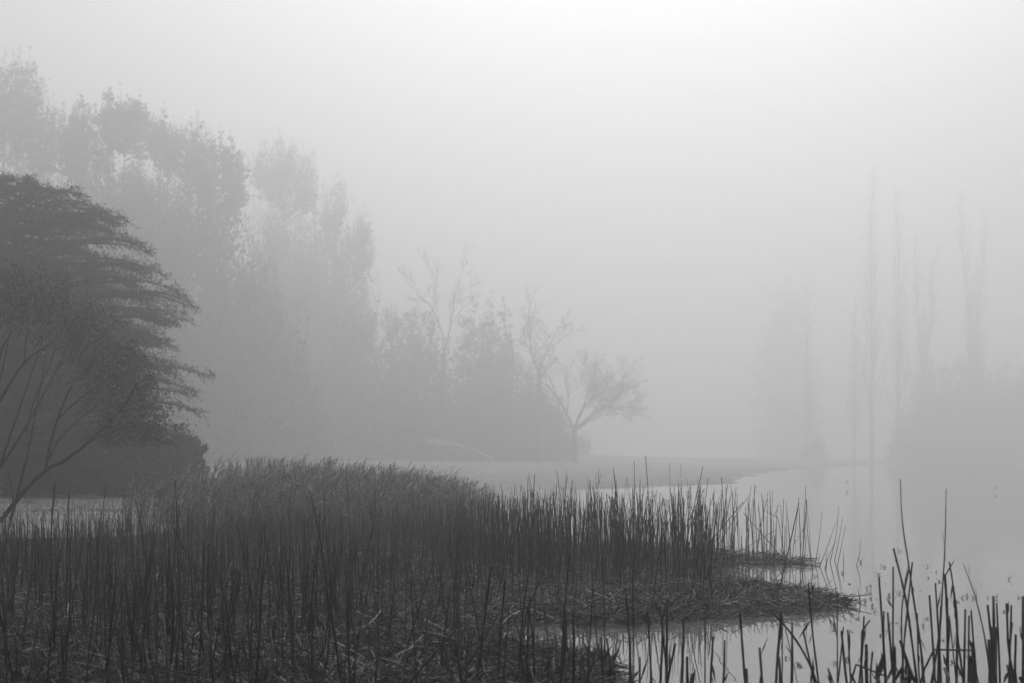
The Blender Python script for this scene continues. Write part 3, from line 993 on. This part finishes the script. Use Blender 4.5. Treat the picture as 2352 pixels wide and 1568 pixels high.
B = [
    ([(578, 867), (582, 1295)], 1, None), ([(475, 965), (485, 1295)], 1, None), ([(510, 1035), (508, 1295)], .8, None), ([(740, 1020), (755, 1295)], 1, None), ([(775, 1030), (810, 1295)], 1, None),
    ([(670, 1090), (672, 1295)], 1.5, None), ([(887, 740), (905, 1000), (920, 1295)], .9, None), ([(930, 660), (932, 1295)], .6, None), ([(912, 1015), (910, 1295)], 1.3, None),
    ([(1085, 835), (1110, 1050), (1130, 1295)], .8, None), ([(1130, 800), (1125, 1295)], 1.2, None), ([(1015, 870), (1040, 1295)], .8, None), ([(1105, 935), (1090, 1295)], 1, None),
    ([(1228, 902), (1215, 1295)], 1, None), ([(1178, 1060), (1130, 1295)], 1, None), ([(1247, 1140), (1250, 1295)], 1.2, None), ([(1352, 890), (1352, 1295)], .6, None),
    ([(1400, 1020), (1385, 1295)], .9, None), ([(1468, 1040), (1460, 1295)], 1.1, None), ([(1557, 875), (1570, 1050), (1590, 1295)], 1, None), ([(968, 1140), (968, 1295)], 1, None),
    ([(825, 1220), (822, 1295)], 1.5, None), ([(1595, 1210), (1597, 1295)], 1.6, None), ([(1272, 1240), (1275, 1295)], 1.7, None), ([(540, 880), (525, 1295)], .6, None), ([(1030, 1085), (1030, 1295)], .6, None),
    ([(265, 1010), (285, 1295)], .9, None), ([(180, 670), (150, 1000), (135, 1295)], .9, None), ([(95, 600), (60, 900), (10, 1295)], .9, None), ([(385, 685), (300, 900), (250, 1295)], .7, None),
]


def ordinal(k):
    if k < 10:
        return ORD[k]
    tens = ["", "", "twenty", "thirty", "forty", "fifty", "sixty", "seventy", "eighty", "ninety"]
    teens = ["tenth", "eleventh", "twelfth", "thirteenth", "fourteenth", "fifteenth", "sixteenth", "seventeenth", "eighteenth", "nineteenth"]
    k += 1
    if k < 20:
        return teens[k - 10]
    if k % 10 == 0:
        return {2: "twentieth", 3: "thirtieth", 4: "fortieth", 5: "fiftieth", 6: "sixtieth", 7: "seventieth", 8: "eightieth", 9: "ninetieth"}[k // 10]
    return tens[k // 10] + "-" + ORD[k % 10 - 1]


tr = [([(750 + x_ * .14040, 462.5 + y_ * .14040) for x_, y_ in p], w_, l_) for p, w_, l_ in A] + \
     [([(475 + x_ * .17007, 462.5 + y_ * .17007) for x_, y_ in p], w_, l_) for p, w_, l_ in B]
plain = sorted([k for k in range(len(tr)) if not tr[k][2]], key=lambda k: tr[k][0][0][0])
rank = {k: q for q, k in enumerate(plain)}
r = np.random.default_rng(202)
for k, (pts, w_, lab) in enumerate(tr):
    d = r.uniform(5.95, 6.6)
    dy = r.normal() * .14
    n = len(pts)
    # the foot goes on down to the lake bed below the lower picture edge
    P = [W(px, py, d + dy * (1 - q / (n - 1)) if n > 1 else d) for q, (px, py) in enumerate(pts)]
    P = P[::-1]
    tdir = P[0] - P[1]
    steps = (-.08 - P[0][2]) / min(tdir[2], -1e-3)
    foot = P[0] + np.array([np.clip(tdir[0] * steps, -.09, .09), 0, 0])
    foot[2] = -.08
    P = [foot] + P
    P = np.array(P)
    kk = 4 * (len(P) - 1) + 1
    path = spline(P, kk) if not (lab and ("snapped" in lab or "folded" in lab or "flat" in lab)) else np.concatenate([P[q] + (P[q + 1] - P[q]) * np.linspace(0, 1, 5)[:, None][(0 if q == 0 else 1):] for q in range(len(P) - 1)])
    fine = lab and ("tip" in lab) and "snapped" not in lab
    w0 = .0066 * w_
    R = np.linspace(w0 * 1.15, w0 * (.28 if fine else .78), len(path))
    R = R * (1 + .07 * r.normal(size=len(path)))
    g = Geo()
    tn_ = r.uniform(.35, .9)
    g.tubes(path[None] - foot, R[None], 7, np.array([tn_]), True)
    ns_ = int(r.integers(0, 4))
    if ns_:
        kk = r.integers(len(path) // 3, len(path) - 1, ns_)
        g.leaves(path[kk] - foot, np.column_stack([r.normal(0, .3, ns_), r.normal(0, .3, ns_), r.choice([1., 1., -.8], ns_)]), r.uniform(.05, .16, ns_), R[kk] * r.uniform(1.8, 3.0, ns_), np.full(ns_, tn_ * 1.4), r)
    o = g.build("reed_stem", M_stem, smooth=False)
    o.location = foot
    if not lab:
        hgt = P[-1][2]
        word = "long" if hgt > .7 else ("stubby" if hgt < .3 else "blunt")
        lab = "%s dark reed stem along the lower water edge, %s plain stem from the left" % (word, ordinal(rank[k]))
    tag(o, lab, "reed", "reed stems along the lower right water edge")

# ------------------------------------------------------------------ dead stems lying on the mat
r = np.random.default_rng(303)


def litter_points(n, ymin, ymax):
    out = []
    while len(out) < n:
        yv = r.uniform(ymax ** -1.0, ymin ** -1.0, n * 3)
        yv = 1 / yv
        xv = r.uniform(-.43, .43, n * 3) * yv
        s_ = sdist(MAT, xv, yv)
        ok = s_ > r.uniform(-.07, .06, n * 3)
        for a in np.stack([xv[ok], yv[ok]], 1):
            out.append(a)
            if len(out) == n:
                break
    return np.array(out)


def litter_paths(xy, L, tilt, lift):
    n = len(xy)
    an = r.random(n) * np.pi * 2
    el = r.normal(size=n) * tilt
    dv = np.stack([np.cos(an) * np.cos(el), np.sin(an) * np.cos(el), np.sin(el)], 1)
    c = np.column_stack([xy, mat_z(xy[:, 0], xy[:, 1]) + lift + np.abs(np.sin(el)) * L * .4])
    bend = r.normal(size=(n, 3)) * .06 * L[:, None]
    return np.stack([c - dv * L[:, None] / 2, c + bend * np.array([1, 1, .4]), c + dv * L[:, None] / 2], 1)


NL = 31000
xy = litter_points(NL, 6.15, 17)
L = SC * r.uniform(.12, .5, NL) * r.uniform(.6, 1.3, NL)
P = litter_paths(xy, L, .22, r.uniform(0, .05, NL))
R = np.repeat(SC * r.uniform(.0035, .0095, NL)[:, None], 3, 1) * np.array([1, .95, .8])
tn = np.clip(r.lognormal(-.7, 1.05, NL), .08, 6.5)
g = Geo()
g.tubes(P, R, 3, tn)
# torn leaf sheaths and upright splinters
NB = 16000
xy = litter_points(NB, 6.15, 17.5)
C = np.column_stack([xy, mat_z(xy[:, 0], xy[:, 1])])
Dr = np.column_stack([r.normal(size=(NB, 2)) * .75, np.abs(r.normal(size=NB)) * 1.1 + .25])
g.leaves(C, Dr, SC * r.uniform(.1, .38, NB), SC * r.uniform(.008, .024, NB), np.clip(r.lognormal(-.3, .55, NB), .2, 2.6), r)
tag(g.build("reed_litter", M_litter), "tangled mat of dead reed stems and torn sheaths", "reed litter", kind="stuff")

# the larger fallen stems as pieces of their own
NP = 230
FALLEN = []
xy = litter_points(NP, 6.3, 11.1)
for i in range(NP):
    Ln = np.array([r.uniform(.14, .42)])
    p = litter_paths(xy[i:i + 1], Ln, .16, np.array([r.uniform(.04, .075)]))[0]
    g = Geo()
    pale = r.random() < .5
    rr = r.uniform(.006, .0125) * SC
    g.tubes(spline(p, 5)[None] - p[1], np.linspace(rr, rr * .75, 5)[None], 6, np.array([r.uniform(1.8, 4.6) if pale else r.uniform(.4, 1.1)]), True)
    o = g.build("fallen_reed", M_litter)
    o.location = p[1]
    dv = p[2] - p[0]
    way = "lying level" if abs(dv[0]) > 2.2 * abs(dv[1]) else ("pointing away" if abs(dv[1]) > 1.2 * abs(dv[0]) else ("slanting right" if dv[0] * dv[1] > 0 else "slanting left"))
    sz = "long" if Ln[0] > .32 else ("short" if Ln[0] < .22 else "middling")
    row = "bottom row" if p[1][1] < 6.9 else ("lower litter" if p[1][1] < 7.8 else ("middle litter" if p[1][1] < 9.2 else "upper litter"))
    lab = "%s %s fallen reed %s, %s, %s" % (sz, "pale" if pale else "dark", way, row, across(p[1]))
    tag(o, lab, "reed", "fallen reed stems on the marsh litter")
    FALLEN.append((o, lab, p[1][0] / p[1][1]))

tell_apart(FALLEN)

# a few pale curled sheaths
for n_, (x_, y_, d, dx, dy, lab) in enumerate([
    (1428, 1340, 11.5, 18, -38, "pale curled reed sheath standing at the middle of the marsh"), (1318, 1390, 10.1, 2, -40, "pale upright torn sheath near the marsh front edge"),
    (1700, 1325, 11.9, -6, -40, "pale upright torn sheath near the right marsh end"), (690, 1490, 7.6, 40, -48, "thick pale broken stem leaning in the middle foreground"),
    (215, 1500, 7.4, 45, 55, "forked pale reed leaf at the lower left")]):
    p0, p1 = D(x_, y_, d), D(x_ + dx, y_ + dy, d)
    g = Geo()
    pm = (p0 + p1) / 2 + np.array([-.02, 0, .01])
    pp = spline([p0, pm, p1], 7)
    wv = np.interp(np.linspace(0, 1, 7), [0, .4, 1], [.0045, .0125, .003])
    sd_ = np.array([.8, .5, 0]) / .943
    v = np.concatenate([pp - sd_ * wv[:, None], pp + sd_ * wv[:, None], pp + np.array([0, .007, 0])])
    q = [(k, k + 1, 15 + k, 14 + k) for k in range(6)] + [(14 + k, 15 + k, 8 + k, 7 + k) for k in range(6)]
    g.add(v - p0, q, qtone=np.full(len(q), 5.5))
    o = g.build("torn_sheath", M_litter)
    o.location = p0
    tag(o, lab, "reed", "pale torn sheaths on the marsh")

# ------------------------------------------------------------------ leafy reeds behind (taller, leaning right)
r = np.random.default_rng(404)


def leafy(g, n_pts, bx, by, bz, h, r, dens=6):
    n = n_pts
    lean = np.column_stack([r.normal(.13, .07, n), r.normal(0, .06, n)])
    k = 4
    u = np.linspace(0, 1, k)
    P = np.zeros((n, k, 3))
    P[:, :, 0] = bx[:, None] + lean[:, 0:1] * h[:, None] * u ** 1.6
    P[:, :, 1] = by[:, None] + lean[:, 1:2] * h[:, None] * u ** 1.6
    P[:, :, 2] = bz[:, None] + h[:, None] * u
    g.tubes(P, np.linspace(.0048, .0018, k)[None] * np.ones((n, 1)), 3, r.uniform(.5, 1.0, n))
    m_ = n * dens
    src = np.repeat(np.arange(n), dens)
    uu = r.uniform(.25, .98, m_)
    C = np.column_stack([bx[src] + lean[src, 0] * h[src] * uu ** 1.6, by[src] + lean[src, 1] * h[src] * uu ** 1.6, bz[src] + h[src] * uu])
    Dr = np.column_stack([r.normal(.35, .45, m_), r.normal(0, .4, m_), r.uniform(.3, 1.4, m_)])
    Dr /= np.linalg.norm(Dr, axis=1, keepdims=True)
    Ls = r.uniform(.15, .36, m_)
    # folded leaf: rising blade then drooping tip
    side = np.cross(Dr, r.normal(size=(m_, 3)))
    side /= np.linalg.norm(side, axis=1, keepdims=True)
    w = r.uniform(.0036, .0085, m_)[:, None]
    mid = C + Dr * Ls[:, None] * .55
    tip = mid + unit_rows(Dr + np.column_stack([r.normal(.3, .3, m_), r.normal(0, .2, m_), -r.uniform(.1, 1.5, m_)])) * Ls[:, None] * .45
    v = np.stack([C - side * w * .5, C + side * w * .5, mid + side * w, mid - side * w, tip], 1)
    b5 = np.arange(m_) * 5
    tn = np.clip(r.lognormal(-.1, .5, m_), .3, 2.6)
    g.add(v.reshape(-1, 3), np.stack([b5, b5 + 1, b5 + 2, b5 + 3], 1), np.stack([b5 + 3, b5 + 2, b5 + 4], 1), tn, tn)


def unit_rows(a):
    return a / (np.linalg.norm(a, axis=1, keepdims=True) + 1e-9)


THICK = [(-10.2, 33), (-9.0, 31.5), (-6, 30.0), (-2.5, 30.5), (-.6, 32), (-.5, 35), (-2.0, 40), (-4, 44), (-7, 45), (-9.2, 42), (-9.4, 37)]
THICK = [tuple(float(c) for c in survey(*p)) for p in THICK]
pts = np.column_stack([r.uniform(-7, 0, 9000), r.uniform(18, 32, 9000)])
pts = pts[inside(THICK, pts[:, 0], pts[:, 1])]
pts = pts[r.random(len(pts)) < .55][:2600]
hh = .84 * np.clip(r.normal(1.0, .14, len(pts)), .6, 1.35)
hh *= np.clip(.8 + .2 * (pts[:, 1] - 18) / 4, .78, 1.05)
hh *= np.interp(512 + F * pts[:, 0] / pts[:, 1], [150, 215, 300, 400, 460, 500], [.7, .95, 1.04, .92, .78, .55])
bz = np.maximum(ground_z(pts[:, 0], pts[:, 1]), -.05)
top_row = np.argsort(-(hh + .02 * pts[:, 1]))[:95]
msk = np.ones(len(pts), bool)
msk[top_row] = False
g = Geo()
leafy(g, msk.sum(), pts[msk, 0], pts[msk, 1], bz[msk], hh[msk], r, 7)
tag(g.build("reed_thicket", M_leafreed), "thicket of pale leafy reeds bending right behind the cut stems", "reeds", kind="stuff")
protos = []
for k in range(8):
    g = Geo()
    leafy(g, 1, np.zeros(1), np.zeros(1), np.zeros(1), np.array([1.0]), r, 9)
    if k % 2:
        n_ = 14
        uu = r.uniform(.86, 1.0, n_)
        lx = .13 * uu ** 1.6
        g.leaves(np.column_stack([lx, np.zeros(n_), uu]), np.column_stack([r.normal(.35, .15, n_), r.normal(0, .15, n_), r.uniform(.6, 1.2, n_)]), r.uniform(.06, .13, n_), r.uniform(.008, .014, n_), r.uniform(.3, .7, n_), r)
    protos.append(g.mesh("leafy_reed", M_leafreed))
for q, i in enumerate(top_row):
    o = bpy.data.objects.new("leafy_reed", protos[q % 8])
    o.location = (pts[i, 0], pts[i, 1], bz[i])
    o.scale = (1, 1, hh[i])
    col.objects.link(o)
    tag(o, "leafy reed topping the pale thicket, %s tall plume from its left end" % ordinal(int(np.sum(pts[top_row, 0] / pts[top_row, 1] < pts[i, 0] / pts[i, 1]))), "reed", "leafy reeds topping the thicket")

# ------------------------------------------------------------------ grass: pale tufts on the left mound and the far lawn
r = np.random.default_rng(505)
n = 16000
gx, gy = r.uniform(-11, -4.8, n), r.uniform(17.6, 28, n)
z = ground_z(gx, gy)
ok = (z > .05)
gx, gy, z = gx[ok], gy[ok], z[ok]
g = Geo()
n = len(gx)
g.leaves(np.column_stack([gx, gy, z - .01]), np.column_stack([r.normal(size=(n, 2)) * .8, np.abs(r.normal(.7, .3, n))]), r.uniform(.03, .12, n), r.uniform(.005, .012, n), np.clip(r.lognormal(.1, .4, n), .5, 2.2), r)
tag(g.build("bank_grass", M_grass), "pale rough grass on the left bank under the cedar", "grass", kind="stuff")
n = 26000
gx, gy = r.uniform(-30, 20, n), r.uniform(44, 180, n)
z = ground_z(gx, gy)
ok = (-sdist(LAKE, gx, gy) > .1)
gx, gy, z = gx[ok], gy[ok], z[ok]
n = len(gx)
g = Geo()
g.leaves(np.column_stack([gx, gy, z - .01]), np.column_stack([r.normal(size=(n, 2)) * .8, np.abs(r.normal(.7, .3, n))]), r.uniform(.03, .09, n), r.uniform(.015, .03, n), np.clip(r.lognormal(.2, .2, n), .8, 1.8), r)
tag(g.build("lawn_grass", M_grass), "misty short grass on the far bank under the bare trees", "grass", kind="stuff")


# ------------------------------------------------------------------ egrets, sprinkler, stake
def egret(x, y, label, face, seed, s=1.0, stretch=1.0):
    g = Geo()
    # tail, body, neck, head, bill as one swept surface
    ctrl = np.array([(-.23, 0, .20), (-.14, 0, .235), (0, 0, .275), (.1, 0, .315), (.135, 0, .37), (.105, 0, .43 * stretch), (.12, 0, .485 * stretch), (.155, 0, .50 * stretch), (.19, 0, .495 * stretch), (.27, 0, .475 * stretch)])
    rr = np.array([.012, .05, .085, .06, .028, .02, .023, .026, .014, .003])
    p = spline(ctrl, 37)
    R = np.interp(np.linspace(0, 9, 37), np.arange(10), rr)
    g.tubes(p[None], R[None], 9, cap=True)
    for sx in (-.025, .025):
        g.tubes(np.array([[(.0, sx, .23), (-.02, sx, .1), (0, sx, -.1)]]), np.array([[.012, .007, .007]]), 5)
    o = g.build("egret", M_white, smooth=True)
    o.location = (x, y, 0)
    o.scale = (s, s, s)
    o.rotation_euler = (0, 0, face)
    tag(o, label, "bird", "egrets wading in the misty lake")


egret((847.3 - 512) / F * 50.0, 50.0, "small white egret wading in the misty lake, left of the two", 1.15, 1, .7)
egret((995.5 - 512) / F * 43.9, 43.9, "small white egret with stretched neck near the right edge", .9, 2, .62, 1.12)

dS = 147.0
pS = np.array([at_disp(1136, dS), dS, 0])
pS[2] = gz(pS[0], dS)
sp = empty("sprinkler", pS, "lawn sprinkler throwing a pale arc of water to the left", "sprinkler")
g = Geo()
g.tubes(np.array([[(0, 0, -.05), (0, 0, .2), (0, 0, .34)]]), np.array([[.03, .025, .025]]), 8, cap=True)
g.build("riser", M_metal, sp, smooth=True)
g = Geo()
g.tubes(np.array([[(.06, 0, .32), (-.05, 0, .37), (-.18, 0, .43)]]), np.array([[.035, .03, .015]]), 8, cap=True)
g.build("nozzle", M_metal, sp, smooth=True)
g = Geo()
n = 2600
u = r.random(n) ** .8
jet = np.column_stack([-.18 - 7.5 * u, r.normal(size=n) * .03, .43 + 3.4 * u - 1.3 * u * u])
jet += r.normal(size=(n, 3)) * (.02 + .11 * u[:, None])
s_ = r.uniform(.03, .075, n)
oct_ = np.array([(1, 0, 0), (-1, 0, 0), (0, 1, 0), (0, -1, 0), (0, 0, 1), (0, 0, -1)], float)
V = jet[:, None, :] + oct_[None] * s_[:, None, None]
tri = np.array([(0, 2, 4), (2, 1, 4), (1, 3, 4), (3, 0, 4), (2, 0, 5), (1, 2, 5), (3, 1, 5), (0, 3, 5)])
g.add(V.reshape(-1, 3), tris=(tri[None] + np.arange(n)[:, None, None] * 6).reshape(-1, 3))
o = g.build("water_jet", M_spray, sp)
o["kind"] = "stuff"

xS = at_disp(1563, 70)
g = Geo()
g.tubes(np.array([[(0, 0, -.2), (.005, 0, .3), (.01, 0, .72), (.012, 0, .78)]]), np.array([[.022, .022, .02, .008]]), 6, cap=True)
o = g.build("wooden_stake", M_wood)
o.location = (xS, 70, max(gz(xS, 70), 0))
tag(o, "thin lone stake on the far bank right of the bare trees", "stake")

# ------------------------------------------------------------------ sprigs of water weed on the lake
r = np.random.default_rng(606)
spots = [(1065, 630, 22), (1035, 695, 12), (940, 740, 22), (960, 745, 18), (918, 795, 28), (978, 797, 10), (1270, 740, 26), (1318, 778, 16), (1275, 820, 14), (1352, 845, 24),
         (795, 710, 26), (655, 790, 24), (470, 810, 26), (712, 862, 12), (960, 860, 10), (840, 900, 42), (865, 965, 18), (905, 970, 8), (820, 990, 24), (993, 950, 28), (1058, 930, 30),
         (870, 1020, 26), (885, 1060, 26), (1220, 912, 10), (1260, 1110, 24), (1550, 950, 26), (1498, 960, 24), (1605, 965, 26), (1745, 960, 26), (1842, 830, 26), (1810, 1060, 22), (1705, 960, 18),
         (590, 1170, 34), (772, 1110, 16), (735, 1080, 16), (925, 1230, 14), (718, 1200, 14), (265, 1390, 34), (345, 1440, 30), (370, 1450, 24), (600, 1430, 22), (690, 1400, 34), (1245, 1165, 26),
         (1380, 1265, 18), (1910, 1180, 26), (1500, 1500, 26), (1915, 960, 20), (1440, 1420, 20), (585, 1248, 5), (240, 1293, 5), (1645, 872, 5), (1050, 1140, 14), (1160, 1080, 10), (1480, 990, 18), (1760, 1190, 20)]
for n_, (zx, zy, sz) in enumerate(spots):
    px, py = 750 + zx * .1404, 462.5 + zy * .1404
    d = EYE * F / (py - HZ)
    c = W(px, py, d)
    c[2] = 0
    s_ = sz * .1404 / F * d * 1.5
    g = Geo()
    nst = 1 if sz < 12 else int(r.integers(2, 5))
    for k in range(nst):
        an = r.random() * 6.28
        hgt = s_ * r.uniform(.5, 1.1)
        e = np.array([math.cos(an), math.sin(an), 0]) * s_ * r.uniform(.3, .8)
        o0 = np.array([r.normal() * s_ * .2, r.normal() * s_ * .3, -.012])
        p = spline([o0, o0 + e * .4 + np.array([0, 0, hgt * .75]), o0 + e + np.array([0, 0, hgt * r.uniform(.1, 1.0) + .012])], 8)
        g.tubes(p[None], np.linspace(.0022, .0012, 8)[None], 4, np.array([1.0]))
        nl = int(r.integers(4, 9))
        uu = r.integers(2, 8, nl)
        g.leaves(p[uu], np.column_stack([r.normal(size=(nl, 2)), r.normal(.2, .5, nl)]), r.uniform(.007, .016, nl), r.uniform(.002, .0045, nl), r.uniform(.6, 1.3, nl), r)
    if sz >= 16:
        nl = 5
        g.leaves(np.column_stack([r.normal(size=(nl, 2)) * s_ * .5, np.full(nl, .004)]), np.column_stack([r.normal(size=(nl, 2)), np.full(nl, .02)]), r.uniform(.008, .016, nl), r.uniform(.002, .005, nl), r.uniform(.6, 1.3, nl), r)
    o = g.build("water_weed", M_weed)
    o.location = c
    size = "tiny" if sz < 12 else ("small" if sz < 22 else "straggly")
    place = "between the marsh tip and the reeds" if zx < 900 and zy < 1050 else ("behind the tall reeds" if zy < 900 else ("among the right reed stems" if zx > 900 else "below the marsh tip"))
    tag(o, "%s dark water weed %s, %s sprig from the left" % (size, place, ordinal(sorted(range(len(spots)), key=lambda c_: spots[c_][0]).index(n_))), "water plant", "sprigs of water weed on the lake")
